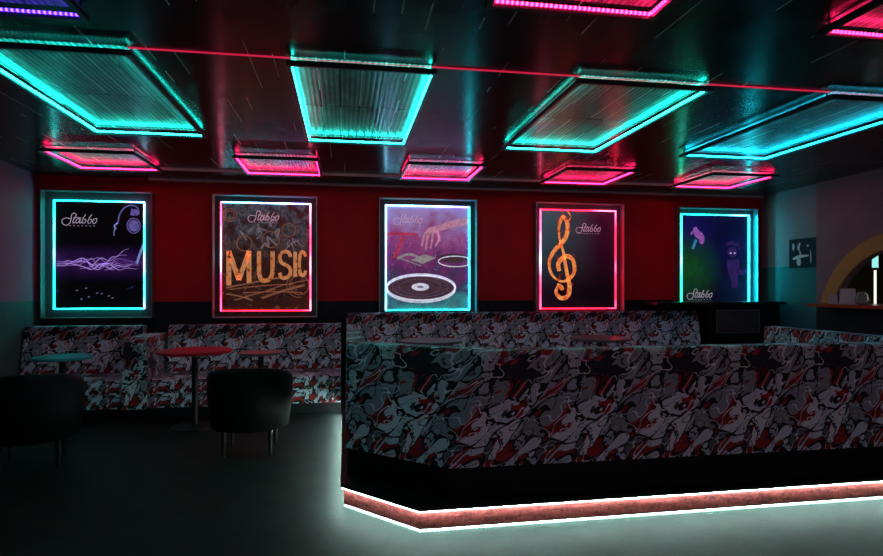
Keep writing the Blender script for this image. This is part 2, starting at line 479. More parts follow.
for i in range(4):
    a, c_ = [(-2.22, -1.26), (-.36, .59), (1.55, 2.56), (3.50, 4.52)][i]
    light_frame(a, c_, 3.70, 5.66, M['teal'] if i < 3 else M['aqua'],
                'long teal-lit rectangular frame hung under the black ceiling, '+where[i], gt)
pw_ = ['above the lightning headphones poster', 'above the MUSIC poster', 'above the turntable poster',
       'above the treble clef poster', 'above the dark poster near the right corner']
for i in range(5):
    a = x0+P*i
    light_frame(a, a+WD+.02, 6.44, 7.40, M['pink'], 'small pink-lit square ceiling frame '+pw_[i], gp)
light_frame(x0+P*2, x0+P*2+WD, 1.93, 2.79, M['pink'], 'pink-lit ceiling frame cut by the top edge of the view, right of middle', 'pink LED frames nearest the viewer')
light_frame(x0+P*3, x0+P*3+WD, 1.93, 2.81, M['pink'], 'pink-lit ceiling frame with dotted LEDs at the top right corner of the view', 'pink LED frames nearest the viewer')
light_frame(x0+WD, x0+WD+.86, 2.4, 3.28, M['violet'], 'violet-lit ceiling frame at the top left corner of the view', None)
o = boxo('neon_line', -1.29, 6.40, 3.745, 3.753, CZ-.010, CZ-.001, M['tube'])
tag(o, 'thin red glowing line running across the black ceiling over the teal frames', 'light strip')

# ------------------------------------------------------------------ backlit posters
LOGO = [  # one word in a flowing script, traced as pen strokes
    [(400, 95), (372, 72), (340, 82), (322, 125), (318, 175), (300, 235), (262, 272), (215, 272), (180, 232), (183, 188), (215, 160), (262, 155), (318, 172)],
    [(405, 95), (372, 155), (345, 215), (352, 238), (380, 225)], [(350, 152), (400, 146), (480, 150)],
    [(455, 172), (425, 165), (398, 195), (392, 230), (415, 235), (445, 205), (460, 172), (448, 215), (458, 236), (485, 215)],
    [(545, 90), (515, 140), (490, 205), (500, 238), (530, 230), (548, 195), (540, 170), (520, 180)],
    [(640, 90), (605, 140), (578, 205), (588, 238), (618, 230), (638, 195), (630, 170), (608, 180)],
    [(700, 155), (668, 170), (652, 215), (668, 242), (700, 225), (718, 180), (700, 152), (725, 158)]]
def mprint(name, fn):
    k = N(name); fn(k); return k.m
def em(name, c, st=1.0):
    k = N(name); o = k.obj()
    f = k.math('MULTIPLY_ADD', k.noise(o, 26, 4, .65), 2.6, -.75, clamp=True)
    col = k.mix(f, tuple(x*.6 for x in c), tuple(min(1, x*1.15) for x in c))
    k.base(k.vmath('SCALE', col, scale=.8), .6, 0, .2); k.emit(col, st); return k.m
def poster(X0, X1, Z0, Z1, zone, strip_mats, frame_mat, print_mat, label, lip_mat=None):
    """X0..X1, Z0..Z1 : lit outline. Returns root, plane function"""
    D = .12; yb = YB-.001
    cx = (X0+X1)/2; zb = Z0-zone-.012
    root = empty('backlit_poster', (cx, YB, zb), label, 'poster', 'large backlit posters on the red wall')
    w, h = (X1-X0)/2, Z1-Z0; b = zone+.012    # local: x from -w..w, z from b..b+h, y from -D..0
    lw = .011
    ox = w+zone+lw; oz0 = b-zone-lw+.002; oz1 = b+h+zone+lw
    boxo('back_panel', -ox+lw, ox-lw, -.012, -.001, oz0+lw, oz1-lw, frame_mat, root)
    bm = B()
    box(bm, -ox, -ox+lw, -D, -.001, oz0, oz1); box(bm, ox-lw, ox, -D, -.001, oz0, oz1)
    box(bm, -ox+lw, ox-lw, -D, -.001, oz0, oz0+lw); box(bm, -ox+lw, ox-lw, -D, -.001, oz1-lw, oz1)
    finish('frame', bm, M['lip'], root)
    boxo('print', -w+.012, w-.012, -.022, -.013, b+.012, b+h-.012, print_mat, root)
    st = .014
    L, R_, T, Bo = strip_mats
    boxo('led_strip', -w, -w+st, -.036, -.013, b, b+h, L, root); boxo('led_strip', w-st, w, -.036, -.013, b, b+h, R_, root)
    boxo('led_strip', -w+st, w-st, -.036, -.013, b+h-st, b+h, T, root); boxo('led_strip', -w+st, w-st, -.036, -.013, b, b+st, Bo, root)
    fn = lambda a, c, d: (-w+2*w*a, -.0225-d, b+h*c)      # a,c in 0..1 over the lit face
    return root, w, h, b
def logo(root, w, h, b, x, z, width, mat, tilt=0):
    """x,z: left-middle of the word, fractions of the face"""
    bm = B(); s = width/560.0
    X = -w+2*w*x; Z = b+h*z
    fn = lambda a, c, d: (X+(a-180)*s, -.0225-d, Z+(175-c)*s)
    for stroke in LOGO: ribbon(bm, stroke, 11, fn, 0, .0012)
    # small swash of dots below the word
    for i in range(7):
        q = 290+i*62; ribbon(bm, [(q, 283), (q+26, 283)], 7, fn, 0, .001, smooth=False)
    finish('logo_lettering', bm, mat, root)
def facefn(w, h, b, off=0): return lambda a, c, d: (-w+2*w*a, -.0225-off-d, b+h*c)

tealP = led_patchy('teal poster strip', [(0, (.01, .75, .65)), (.6, (.01, 1, .85)), (1, (.15, .6, 1))], 10.65)
tealV = led_patchy('teal to violet poster strip', [(0, (.02, .8, .75)), (.5, (.05, .6, .7)), (1, (.6, .35, .8))], 6.78)
pinkW = led_patchy('pink to white poster strip', [(0, (1, .01, .05)), (.55, (1, .06, .16)), (.8, (1, .4, .6)), (1, (.6, .7, 1))], 9)
pinkP = led_patchy('hot pink poster strip', [(0, (1, .006, .02)), (.6, (1, .008, .04)), (1, (1, .10, .25))], 12)
cyanW = led_patchy('white to cyan poster strip', [(0, (.02, .8, 1)), (.5, (.25, .75, 1)), (1, (.35, .25, 1))], 13)
cyanR = led_patchy('strong cyan poster strip', [(0, (.006, .7, .8)), (1, (.01, .75, 1))], 26)
greenC = led_patchy('green to cyan poster strip', [(0, (.01, .8, .2)), (.5, (.01, .9, .4)), (1, (.1, .6, .9))], 11.62)
cyanB = led_patchy('cyan poster strip', [(0, (.01, .75, .8)), (.5, (.01, .85, 1)), (1, (.02, .6, 1))], 17.42)

def pr(name, build, dif=.9, em_=.35):
    k = N(name); o = k.obj(); s = k.sep(o); c = build(k, o, s)
    k.base(k.vmath('SCALE', c, scale=dif), .35, 0, .3); k.emit(c, em_); return k.m
# 1: black with violet haze (object coords: x across, z up from 0.12 to 1.6)
def art1(k, o, s):
    d = k.math('ABSOLUTE', k.math('SUBTRACT', s[2], .72))
    hz = k.math('MULTIPLY', k.math('SUBTRACT', 1.0, k.math('MULTIPLY', d, 3.6), clamp=True), k.noise(o, 3.5, 4, .6))
    hz = k.math('POWER', hz, 1.6)
    c = k.ramp(hz, [(0, (.001, .001, .002)), (.35, (.035, .008, .09)), (1, (.22, .06, .5))])
    n2 = k.noise(o, 7, 3); low = k.math('LESS_THAN', s[2], .50)
    city = k.math('MULTIPLY', low, k.math('GREATER_THAN', n2, .68))
    return k.mix(city, c, (.01, .015, .07))
M['p1'] = pr('black and violet lightning print', art1, .8, .7)
def art2(k, o, s):
    n = k.noise(k.vmath('ADD', o, k.vmath('SCALE', k.noise(o, 4, 2, .5, 'Color'), scale=.35)), 7, 4, .65)
    c1 = k.ramp(n, [(.30, (.012, .008, .014)), (.42, (.10, .02, .02)), (.50, (.05, .07, .10)), (.58, (.20, .16, .19)), (.64, (.05, .015, .02)), (.75, (.26, .22, .27))])
    c2 = k.ramp(n, [(.32, (.015, .008, .006)), (.45, (.10, .02, .008)), (.54, (.02, .01, .012)), (.62, (.22, .08, .04)), (.72, (.02, .02, .02))])
    f = k.math('MULTIPLY_ADD', s[2], 2.5, -1.9, clamp=True)
    return k.mix(f, c2, c1)
M['p2'] = pr('red and grey grunge collage print', art2, .7, .28)
def art3(k, o, s):
    n = k.noise(o, 5, 3, .6); v = k.vor(o, 28, 'F1', 'Distance')
    c = k.ramp(k.math('ADD', k.math('MULTIPLY', s[2], .45), k.math('MULTIPLY', n, .5)),
               [(.30, (.05, .30, .33)), (.45, (.06, .05, .12)), (.58, (.16, .03, .16)), (.75, (.38, .08, .30)), (.9, (.40, .28, .62))])
    dots = k.math('LESS_THAN', v, .16)
    dc = k.ramp(k.noise(o, 11, 0), [(.35, (.05, .6, .7)), (.5, (.75, .2, .5)), (.65, (.7, .3, .1))])
    sel = k.math('MULTIPLY', dots, k.math('MULTIPLY', k.math('LESS_THAN', s[2], 1.15), k.math('GREATER_THAN', k.noise(o, 3, 1), .46)))
    return k.mix(sel, c, dc)
M['p3'] = pr('violet and teal club print', art3, .9, .5)
def art4(k, o, s):
    g = k.math('MULTIPLY_ADD', s[0], -1.1, .35, clamp=True)
    n = k.noise(o, 3, 3)
    z = k.math('MULTIPLY_ADD', s[2], .9, -.35, clamp=True)
    a = k.mix(z, (.012, .004, .012), (.05, .11, .14))
    b = k.mix(z, (.006, .001, .004), (.06, .004, .025))
    return k.mix(k.math('MULTIPLY', g, k.math('MULTIPLY_ADD', n, 1, .6)), b, a)
M['p4'] = pr('dark teal to crimson print', art4, .9, .55)
def art5(k, o, s):
    def blob(cx, cz, r):
        v = k.vmath('SUBTRACT', o, (cx, 0, cz)); v = k.vmath('MULTIPLY', v, (1, 0, 1))
        l = k.n('ShaderNodeVectorMath', operation='LENGTH'); k.t.links.new(v, l.inputs[0])
        return k.math('SUBTRACT', 1.0, k.math('DIVIDE', l.outputs['Value'], r), clamp=True)
    n = k.noise(o, 6, 4, .65)
    c = (.003, .003, .016, 1)
    c = k.mix(k.math('MULTIPLY', blob(-.45, .72, .62), n), c, (.01, .16, .02))
    c = k.mix(k.math('MULTIPLY', blob(.35, 1.05, .75), n), c, (.006, .008, .12))
    c = k.mix(k.math('MULTIPLY', blob(-.35, 1.35, .45), n), c, (.015, .01, .20))
    c = k.mix(k.math('MULTIPLY', blob(.5, .35, .5), n), c, (.004, .03, .10))
    return c
M['p5'] = pr('midnight blue concert print with green haze', art5, .9, .6)

# --- poster 1
r1, w, h, b = poster(-3.695, -2.60, 1.225, 2.635, .105, (tealP, tealV, tealP, tealP), M['greyframe'], M['p1'],
    'black backlit poster with violet lightning and headphones, teal strip border, at the far left', M['greyframe'])
logo(r1, w, h, b, .09, .825, .43, em('pale lilac ink', (.42, .36, .46), .8))
fn = facefn(w, h, b)
bm = B(); random.seed(3)
def bolt(p, q, amp, n, wd):
    pts = []
    for i in range(n+1):
        t = i/n; e = math.sin(PI*t)
        pts.append((p[0]+(q[0]-p[0])*t, p[1]+(q[1]-p[1])*t+random.uniform(-amp, amp)*e))
    ribbon(bm, [(-w+2*w*a, b+h*c) for a, c in pts], wd, lambda x, z, d: (x, -.0225-d, z), 0, .001, taper=lambda t: .35+.65*math.sin(PI*min(1, t*1.1+.05)))
[bolt((.03, random.uniform(.38, .45)), (.93, random.uniform(.35, .46)), .05, random.choice((8, 11, 14)), .005) for _ in range(4)]; bolt((.03, .42), (.90, .37), .035, 9, .012); bolt((.03, .40), (.80, .50), .045, 8, .010); bolt((.10, .43), (.85, .40), .06, 10, .006)
bolt((.50, .40), (.82, .56), .02, 5, .008); bolt((.28, .37), (.70, .44), .05, 7, .006); bolt((.55, .36), (.93, .44), .03, 5, .007)
finish('lightning', bm, em('violet white lightning ink', (.50, .32, .85), .7), r1)
bm = B(); fr = lambda x, z, d: (x, -.0225-d, z)
def wp(a, c): return (-w+2*w*a, b+h*c)
ribbon(bm, [wp(*q) for q in ((.70, .80), (.72, .88), (.78, .945), (.86, .965), (.92, .94), (.93, .88))], .018, fr, 0, .001)
for rr in (.088, .062, .036):
    ribbon(bm, [(wp(.875, .775)[0]+rr*.9*math.cos(q*PI/8), wp(.875, .775)[1]+rr*1.1*math.sin(q*PI/8)) for q in range(16)], .014, fr, 0, .001, closed=True)
ribbon(bm, [wp(.86, .87), wp(.87, .93)], .05, fr, 0, .0011, smooth=False); ribbon(bm, [wp(.91, .87), wp(.90, .93)], .03, fr, 0, .0011, smooth=False)
ribbon(bm, [(wp(.875, .775)[0]+.03*math.cos(q*PI/8), wp(.875, .775)[1]+.035*math.sin(q*PI/8)) for q in range(16)], .055, fr, 0, .0006, closed=True)
finish('headphones_print', bm, em('steel violet ink', (.15, .12, .42), .6), r1)
bm = B()
ribbon(bm, [wp(*q) for q in ((.70, .80), (.66, .77), (.68, .74))], .02, fr, 0, .001); ribbon(bm, [wp(*q) for q in ((.66, .74), (.655, .68))], .01, fr, 0, .001)
ribbon(bm, [wp(.985, .60), wp(.94, .50), wp(.91, .42)], .03, fr, 0, .001); 
finish('cable_print', bm, em('blue violet ink', (.25, .35, .75), .6), r1)
bm = B()
for q in ((.30, .09), (.38, .11), (.47, .145), (.52, .14), (.64, .10), (.35, .19), (.25, .17), (.60, .12)): ribbon(bm, [wp(q[0]-.012, q[1]), wp(q[0]+.012, q[1]+.006)], .012, fr, 0, .001, smooth=False)
finish('city_lights_print', bm, em('grey blue ink', (.18, .18, .36), .6), r1)

# --- poster 2 : MUSIC
r2, w, h, b = poster(-1.65, -.462, 1.186, 2.662, .075, (pinkW, pinkW, cyanW, pinkP), M['blackgloss'], M['p2'],
    'red and orange graffiti poster with the big word MUSIC, pink strip border')
logo(r2, w, h, b, .30, .87, .42, em('pale pink ink', (.62, .36, .48), .8))
bm = B()
def letter(x0, x1, strokes, wd):
    def T(p):
        X = x0+(x1-x0)*p[0]; q = (X-.07)/.86; zlo = .235+.095*q; hh = .32-.10*q
        return (-w+2*w*X, b+h*(zlo+hh*p[1]))
    for st_ in strokes:
        sm = len(st_) > 2
        ribbon(bm, [T(p) for p in st_], wd, lambda x, z, d: (x, -.0225-d, z), 0, .0016, smooth=sm)
letter(.09, .31, [((.0, 0), (.0, 1.0)), ((1, 0), (1, 1.0)), ((.0, .98), (.5, .12)), ((.5, .12), (1, .98))], .062)
letter(.42, .57, [((0, 1), (0, .55), (.02, .22), (.22, .03), (.5, 0), (.78, .03), (.98, .22), (1, .55), (1, 1))], .056)
letter(.65, .77, [((1, .80), (.85, .95), (.5, 1.0), (.12, .92), (0, .74), (.18, .58), (.5, .50), (.85, .40), (1, .24), (.85, .06), (.5, 0), (.12, .05), (-.02, .22))], .048)
letter(.822, .823, [((0, 0), (0, 1))], .048)
letter(.868, .94, [((1, .80), (.8, .95), (.5, 1), (.15, .88), (0, .5), (.15, .12), (.5, 0), (.8, .05), (1, .2))], .042)
kk = N('distressed orange letters'); oo = kk.obj()
cc = kk.ramp(kk.noise(oo, 14, 3, .6), [(.34, (.12, .03, .02)), (.42, (.80, .26, .07)), (.6, (.85, .40, .18)), (.72, (.45, .10, .04))])
kk.base(cc, .5); kk.emit(cc, .45)
finish('music_lettering', bm, kk.m, r2)
bm = B()
for (a, c, a2, c2, wd) in ((.06, .215, .95, .345, .022), (.10, .20, .80, .25, .014), (.45, .12, .93, .24, .03), (.15, .10, .6, .20, .016), (.25, .17, .90, .17, .012), (.06, .16, .35, .10, .02), (.5, .19, .97, .29, .012)):
    ribbon(bm, [wp(a, c), wp((a+a2)/2, (c+c2)/2+.008), wp(a2, c2)], wd, fr, 0, .001)
for (cx, cz, R0, wd) in ((.87, .24, .13, .010), (.87, .24, .17, .008), (.10, .88, .085, .010), (.10, .88, .055, .008), (.55, .66, .11, .010), (.26, .62, .10, .012), (.75, .75, .09, .01)):
    ribbon(bm, [(wp(cx, cz)[0]+R0*math.cos(q*PI/9), wp(cx, cz)[1]+R0*math.sin(q*PI/9)) for q in (range(18) if wp(cx, cz)[0]+R0 < w-.02 else range(3, 15))], wd, fr, 0, .001, closed=wp(cx, cz)[0]+R0 < w-.02)
finish('graffiti_strokes', bm, em('rust ink', (.42, .16, .09), .4), r2)
bm = B(); random.seed(11)
for i in range(16):
    a = random.uniform(.25, .92); c = random.uniform(.56, .82)
    ribbon(bm, [wp(a, c), wp(min(.96, a+random.uniform(-.06, .08)), c+random.uniform(.03, .07)), wp(min(.96, a+random.uniform(.0, .1)), c+random.uniform(-.05, .1))], random.uniform(.012, .03), fr, 0, .0008)
finish('paint_splashes', bm, em('dusty mauve ink', (.30, .25, .30), .35), r2)

# --- poster 3 : turntable
r3, w, h, b = poster(.560, 1.772, 1.180, 2.672, .078, (cyanW, cyanB, cyanW, tealP), M['blackgloss'], M['p3'],
    'violet poster of a hand over record decks, white and cyan strip border, in the middle')
logo(r3, w, h, b, .10, .865, .42, em('light lilac ink', (.62, .45, .66), .8))
bm = B()
def ell(cx, cz, rx, rz, wd=None, off=0, mi=0):
    if wd is None:
        c0 = bm.verts.new(fr(*wp(cx, cz), .0005+off)); ring = [bm.verts.new(fr(wp(cx, cz)[0]+rx*math.cos(q*PI/24), wp(cx, cz)[1]+rz*math.sin(q*PI/24), .0005+off)) for q in range(48)]
        for i in range(48):
            if ring[i].co.x < -w+.013: ring[i].co.x = -w+.013
        for i in range(48): bm.faces.new((c0, ring[(i+1) % 48], ring[i])).material_index = mi
    else:
        pts = [(max(-w+.02, min(w-.02, wp(cx, cz)[0]+rx*math.cos(q*PI/20))), wp(cx, cz)[1]+rz*math.sin(q*PI/20)) for q in range(40)]
        ribbon(bm, pts, wd, fr, off, off+.001, closed=True, mi=mi)
ell(.42, .22, .49, .185); ell(.80, .50, .22, .07)
finish('record_print', bm, em('dark vinyl ink', (.075, .035, .055), .7), r3)
bm = B()
ell(.42, .22, .49, .185, .030, .0005); ell(.42, .205, .49, .19, .018, .0005); ell(.83, .47, .25, .075, .014, .0005)
ell(.41, .225, .125, .055, off=.001)
finish('record_rim_print', bm, em('white lilac ink', (.70, .70, .85), .8), r3)
bm = B(); ell(.41, .225, .40, .145, .004, .0006); ell(.41, .225, .30, .11, .003, .0006); ell(.41, .225, .045, .018, off=.0015)
finish('record_groove_print', bm, em('grey violet ink', (.20, .18, .24), .7), r3)
bm = B()
ribbon(bm, [wp(*q) for q in ((.985, .86), (.80, .83), (.62, .785), (.50, .765))], .11, fr, 0, .001, taper=lambda t: 1-.35*t)
for pts, wd in ((((.50, .77), (.45, .70), (.425, .61)), .045), (((.52, .76), (.49, .68), (.475, .575)), .042), (((.56, .76), (.55, .68), (.53, .59)), .04), (((.60, .77), (.63, .69), (.585, .61)), .042), (((.53, .77), (.62, .735), (.64, .66)), .045)):
    ribbon(bm, [wp(*q) for q in pts], wd, fr, 0, .0012, taper=lambda t: 1-.45*t)
finish('hand_print', bm, em('pink white skin ink', (.68, .32, .48), .55), r3)
bm = B()
ribbon(bm, [wp(*q) for q in ((.02, .72), (.20, .73), (.38, .72))], .035, fr, 0, .001); ribbon(bm, [wp(*q) for q in ((.22, .73), (.16, .60), (.10, .50))], .05, fr, 0, .001)
finish('shirt_print', bm, em('magenta ink', (.55, .05, .12), .6), r3)
bm = B()
ribbon(bm, [wp(*q) for q in ((.14, .495), (.28, .535), (.42, .50), (.50, .52))], .035, fr, 0, .001); 
v = [bm.verts.new(fr(*wp(*q), .0016)) for q in ((.30, .48), (.45, .535), (.60, .505), (.44, .445))]; bm.faces.new(v[::-1])
ribbon(bm, [wp(.16, .50), wp(.33, .45), wp(.42, .425)], .014, fr, 0, .001)
finish('tonearm_print', bm, em('warm grey ink', (.38, .36, .36), .6), r3)

# --- poster 4 : treble clef
r4, w, h, b = poster(2.83, 4.02, 1.19, 2.662, .08, (pinkW, pinkP, pinkP, pinkP), M['greyframe'], M['p4'],
    'dark poster with a flaming orange treble clef, pink strip border')
logo(r4, w, h, b, .47, .815, .40, em('soft pink ink', (.60, .30, .45), .8))
kk = N('flame ink'); oo = kk.obj()
cc = kk.ramp(kk.noise(oo, 16, 3, .65), [(.34, (.35, .03, .015)), (.46, (.90, .20, .04)), (.6, (1.0, .42, .12)), (.72, (.75, .12, .03))])
kk.base(cc, .5); kk.emit(cc, .75)
bm = B()
clef = [(.29, .20), (.23, .215), (.21, .165), (.27, .11), (.36, .13), (.385, .22), (.36, .32), (.33, .45), (.30, .58), (.25, .72), (.25, .84), (.30, .93), (.355, .86), (.35, .76), (.29, .67), (.18, .58), (.12, .47), (.15, .35), (.26, .28), (.38, .30), (.45, .39), (.42, .50), (.33, .53), (.24, .46), (.25, .38)]
ribbon(bm, [wp(*q) for q in clef], .042, fr, 0, .0012, taper=lambda t: .65+.9*abs(math.sin(t*8.5)))
ribbon(bm, [wp(*q) for q in ((.36, .88), (.40, .93), (.36, .98))], .015, fr, 0, .0011); ribbon(bm, [wp(*q) for q in ((.22, .24), (.27, .225), (.29, .19))], .06, fr, 0, .0013)
finish('treble_clef_print', bm, kk.m, r4)
bm = B(); random.seed(5)
for i in range(26):
    q = clef[random.randrange(4, 24)]; a, c = q
    ribbon(bm, [wp(a, c), wp(a+random.uniform(-.03, .05), c+.03), wp(a+random.uniform(-.05, .06), c+random.uniform(.04, .09))], .016, fr, .0002, .0009, taper=lambda t: 1-.8*t)
finish('flame_lick_print', bm, em('deep ember ink', (.50, .05, .025), .6), r4)

# --- poster 5 : concert
r5, w, h, b = poster(5.085, 6.249, 1.186, 2.640, .078, (greenC, cyanR, tealP, tealP), M['greyframe'], M['p5'],
    'dark blue concert poster with green haze and performers, nearest the right corner')
logo(r5, w, h, b, .09, .150, .44, em('grey lilac ink', (.46, .42, .50), .7))
bm = B()
def fig(cx, cz, s_):
    pass
ribbon(bm, [wp(*q) for q in ((.20, .86), (.23, .80), (.29, .76), (.32, .71))], .09, fr, 0, .001, taper=lambda t: .5+math.sin(PI*t)*.8)
ribbon(bm, [wp(*q) for q in ((.27, .72), (.30, .69), (.33, .71))], .03, fr, 0, .0012); ribbon(bm, [wp(*q) for q in ((.17, .82), (.15, .78))], .03, fr, 0, .001)
finish('singer_print', bm, em('violet pink ink', (.42, .14, .62), .5), r5)
bm = B()
ribbon(bm, [wp(*q) for q in ((.22, .73), (.17, .63))], .045, fr, 0, .001); 
finish('microphone_print', bm, em('teal blue ink', (.03, .22, .38), .8), r5)
bm = B()
pts = [(wp(.75, .60)[0]+.10*math.cos(q*PI/8), wp(.75, .60)[1]+.09*math.sin(q*PI/8)) for q in range(16)]
ell(.75, .60, .085, .08)
ribbon(bm, [wp(.66, .68), wp(.75, .70), wp(.85, .67)], .05, fr, 0, .0011)
ribbon(bm, [wp(.84, .63), wp(.90, .655), wp(.93, .67)], .018, fr, 0, .001); ribbon(bm, [wp(.76, .52), wp(.77, .40), wp(.79, .22)], .22, fr, 0, .0008, taper=lambda t: .5+.5*math.sin(PI*min(1, t+.25)))
ribbon(bm, [wp(.80, .42), wp(.90, .38), wp(.97, .42)], .06, fr, 0, .0008)
finish('performer_print', bm, em('indigo ink', (.045, .02, .16), .5), r5)
bm = B(); ell(.725, .59, .018, .011, off=.001); ell(.785, .59, .018, .011, off=.001); pass
finish('eyes_print', bm, em('bright lilac ink', (.60, .45, .80), .8), r5)

# ------------------------------------------------------------------ upholstered seating
# front booth (horseshoe, seen from outside)
zp = .165
booth = empty('booth_sofa', (2.2, 3.6, zp), 'large graffiti-print booth sofa in front, seen from behind, on the platform with glowing foot', 'booth sofa')
booth.location = (0, 0, zp); 
LZ = -zp
o0 = [(.005, 5.6), (.005, 4.2), (.64, 3.60), (4.5, 3.60), (4.5, 5.46)]
o1 = [(.012, 5.6), (.012, 4.34), (.92, 3.62), (4.5, 3.62), (4.5, 5.46)]
i0 = offset(o0, .17); i1 = offset(o1, .15)
def shift(o, dz): o.location = (0, 0, dz); return o
shift(padded('backrest', o0, o1, i0, i1, .36, 1.10, M['graf'], booth, r=.022), LZ)
pi0 = offset(o0, .012); pi1 = offset(o0, .16)
shift(padded('plinth', pi0, pi0, pi1, pi1, zp+.001, .36, M['black'], booth, r=.004), LZ)
s0 = offset(o0, .175); s1 = offset(o0, .68)
s0[0] = (s0[0][0], 5.55); s1[0] = (s1[0][0], 5.55)
shift(padded('seat_cushion', s0, s0, s1, s1, .48, .62, M['graf_lit'], booth, r=.04), LZ)
s2 = offset(o0, .62); shift(padded('seat_base', s0, s0, s2, s2, zp+.001, .478, M['black'], booth, r=.004), LZ)

def bench(xa, xb, zf, label, group, sections, zt=1.03):
    root = empty('wall_bench', (xa, 7.86, zf), label, 'bench', group); root.location = (0, 0, zf)
    n = sections
    for i in range(n):
        a = xa+(xb-xa)*i/n+.002; c = xa+(xb-xa)*(i+1)/n-.002
        padded('backrest', [(a, 7.70), (c, 7.70)], [(a, 7.80), (c, 7.80)], [(a, 7.93), (c, 7.93)], [(a, 7.96), (c, 7.96)], .42, zt, M['graf_lit'], root, r=.045, u0=a)
        padded('seat_cushion', [(a, 7.04), (c, 7.04)], [(a, 7.05), (c, 7.05)], [(a, 7.76), (c, 7.76)], [(a, 7.76), (c, 7.76)], .30, .455, M['graf_lit'], root, r=.05, u0=a)
    padded('seat_base', [(xa, 7.07), (xb, 7.07)], [(xa, 7.07), (xb, 7.07)], [(xa, 7.9), (xb, 7.9)], [(xa, 7.9), (xb, 7.9)], .13, .298, M['graf_lit'], root, r=.004, u0=xa)
    boxo('plinth', xa, xb, 7.12, 7.9, 0.001, .129, M['black'], root)
    return root
gb = 'graffiti-print benches along the back wall'
bench(-3.85, -2.50, 0, 'graffiti-print wall bench at the far left under the lightning poster', gb, 1)
bench(-2.20, -.05, 0, 'graffiti-print wall bench under the MUSIC poster, left of the platform', gb, 2)
bench(.02, 5.12, zp, 'long graffiti-print wall bench on the platform behind the front booth', gb, 5, 1.0)
dv = empty('bench_divider', (0, 0, 0), 'graffiti-print upholstered divider between the two left wall benches', 'divider')
padded('upholstery', [(-2.49, 7.02), (-2.21, 7.02)], [(-2.47, 7.08), (-2.23, 7.08)], [(-2.49, 7.96), (-2.21, 7.96)], [(-2.47, 7.94), (-2.23, 7.94)], .13, .93, M['graf'], dv, r=.05)
boxo('plinth', -2.48, -2.22, 7.08, 7.93, .001, .129, M['black'], dv)

# ------------------------------------------------------------------ dark cabinet beside bench
cb = empty('cabinet', (5.78, 7.86, zp), 'black low cabinet with a recessed screen under the right-hand poster', 'cabinet')
def cbox(nm, x0, x1, y0, y1, z0, z1, m, par=cb, bev=0): return boxo(nm, x0-5.78, x1-5.78, y0-7.86, y1-7.86, z0-zp, z1-zp, m, par, bev)
cbox('body', 5.20, 6.36, 7.66, 8.03, zp+.001, 1.255, M['black'], bev=.004)
cbox('worktop', 4.36, 6.42, 7.60, 8.05, 1.256, 1.298, M['blackgloss'], bev=.005)
bm = B(); 
def fr4(bm, x0, x1, z0, z1, t, y0, y1):
    box(bm, x0, x1, y0, y1, z0, z0+t); box(bm, x0, x1, y0, y1, z1-t, z1); box(bm, x0, x0+t, y0, y1, z0+t, z1-t); box(bm, x1-t, x1, y0, y1, z0+t, z1-t)
fr4(bm, 5.32-5.78, 6.02-5.78, .84-zp, 1.18-zp, .012, 7.645-7.86, 7.66-7.86); finish('screen_frame', bm, M['lip'], cb)
cbox('screen', 5.333, 6.007, 7.65, 7.659, .853, 1.167, M['screen'])
cbox('fascia', 4.40, 5.199, 8.00, 8.04, 1.08, 1.255, M['black'])
cbox('leg_panel', 4.40, 4.44, 7.98, 8.04, zp+.001, 1.255, M['black'])

# ------------------------------------------------------------------ bar window on the right
ar = B()
def ringpts(R, n=48):
    zz = 1.295; a = math.asin((zz-AZ)/R); return [(AC+R*math.cos(t), AZ+R*math.sin(t)) for t in [a+(PI-2*a)*i/n for i in range(n+1)]]
po, pi_ = ringpts(RO), ringpts(RI-.004)
for i in range(48):
    v = []
    quad = [po[i], po[i+1], pi_[i+1], pi_[i]]
    prism(ar, quad, YZ, XR2-.03, XR2-.001)
bmesh.ops.remove_doubles(ar, verts=ar.verts, dist=.0005)
af = finish('arch_trim', ar, M['gold']); tag(af, 'ochre arched trim round the bar opening on the right wall', 'arch trim')
bm = B(); prism(bm, [(6.14, 4.4), (6.425, 4.4), (6.425, 4.84), (6.95, 4.84), (6.95, 6.76), (6.425, 6.76), (6.425, 6.92), (6.14, 6.92)], XY, 1.252, 1.292)
ct = finish('bar_counter', bm, M['counter']); tag(ct, 'red-brown bar counter top under the arch on the right', 'counter')
# back bar room
struct(boxo('wall_bar_back', 8.3, 8.4, 3.5, 7.9, 0, CZ, M['olive'])); struct(boxo('wall_bar_side', 6.64, 8.3, 7.6, 7.7, 0, CZ, M['olive']))
fl = empty('display_column', (7.1, 6.80, 0), 'slim illuminated column behind the bar arch at the right edge', 'lamp')
bm = B(); box(bm, -.09, .09, -.09, .09, 0.001, 1.25, .006); finish('body', bm, M['black'], fl)
bm = B(); cyl(bm, 0, 0, 1.251, 1.74, .014); finish('tube', bm, led('warm white tube', (1, .93, .75), 1.3, dots=False), fl)
bm = B(); cyl(bm, 0, 0, 1.741, 1.775, .035); finish('collar', bm, M['metal'], fl)
bm = B(); cyl(bm, 0, 0, 1.776, 1.95, .035); finish('lamp_head', bm, led('aqua lamp head', (.35, .9, .85), 1.0, dots=False), fl)
sh = empty('back_bar_shelf', (8.15, 5.9, 0), 'dark shelf unit on the olive wall behind the bar', 'shelf')
for z in (1.35, 1.75, 2.15): boxo('shelf_board', -.14, .14, -1.2, 1.2, z, z+.03, M['black'], sh)
for y in (-1.21, 1.21): boxo('side_panel', -.14, .14, y-.02, y+.02, .001, 2.3, M['black'], sh)
pt = bpy.data.lights.new('bar_fill_light', 'POINT'); pt.energy = 1.4; pt.color = (1, .72, .3); pt.shadow_soft_size = .12  # added warm fill light without a fixture, brightens the arch and back bar
po_ = bpy.data.objects.new('bar_fill_light', pt); po_.location = (7.4, 5.6, 2.5); link(po_)
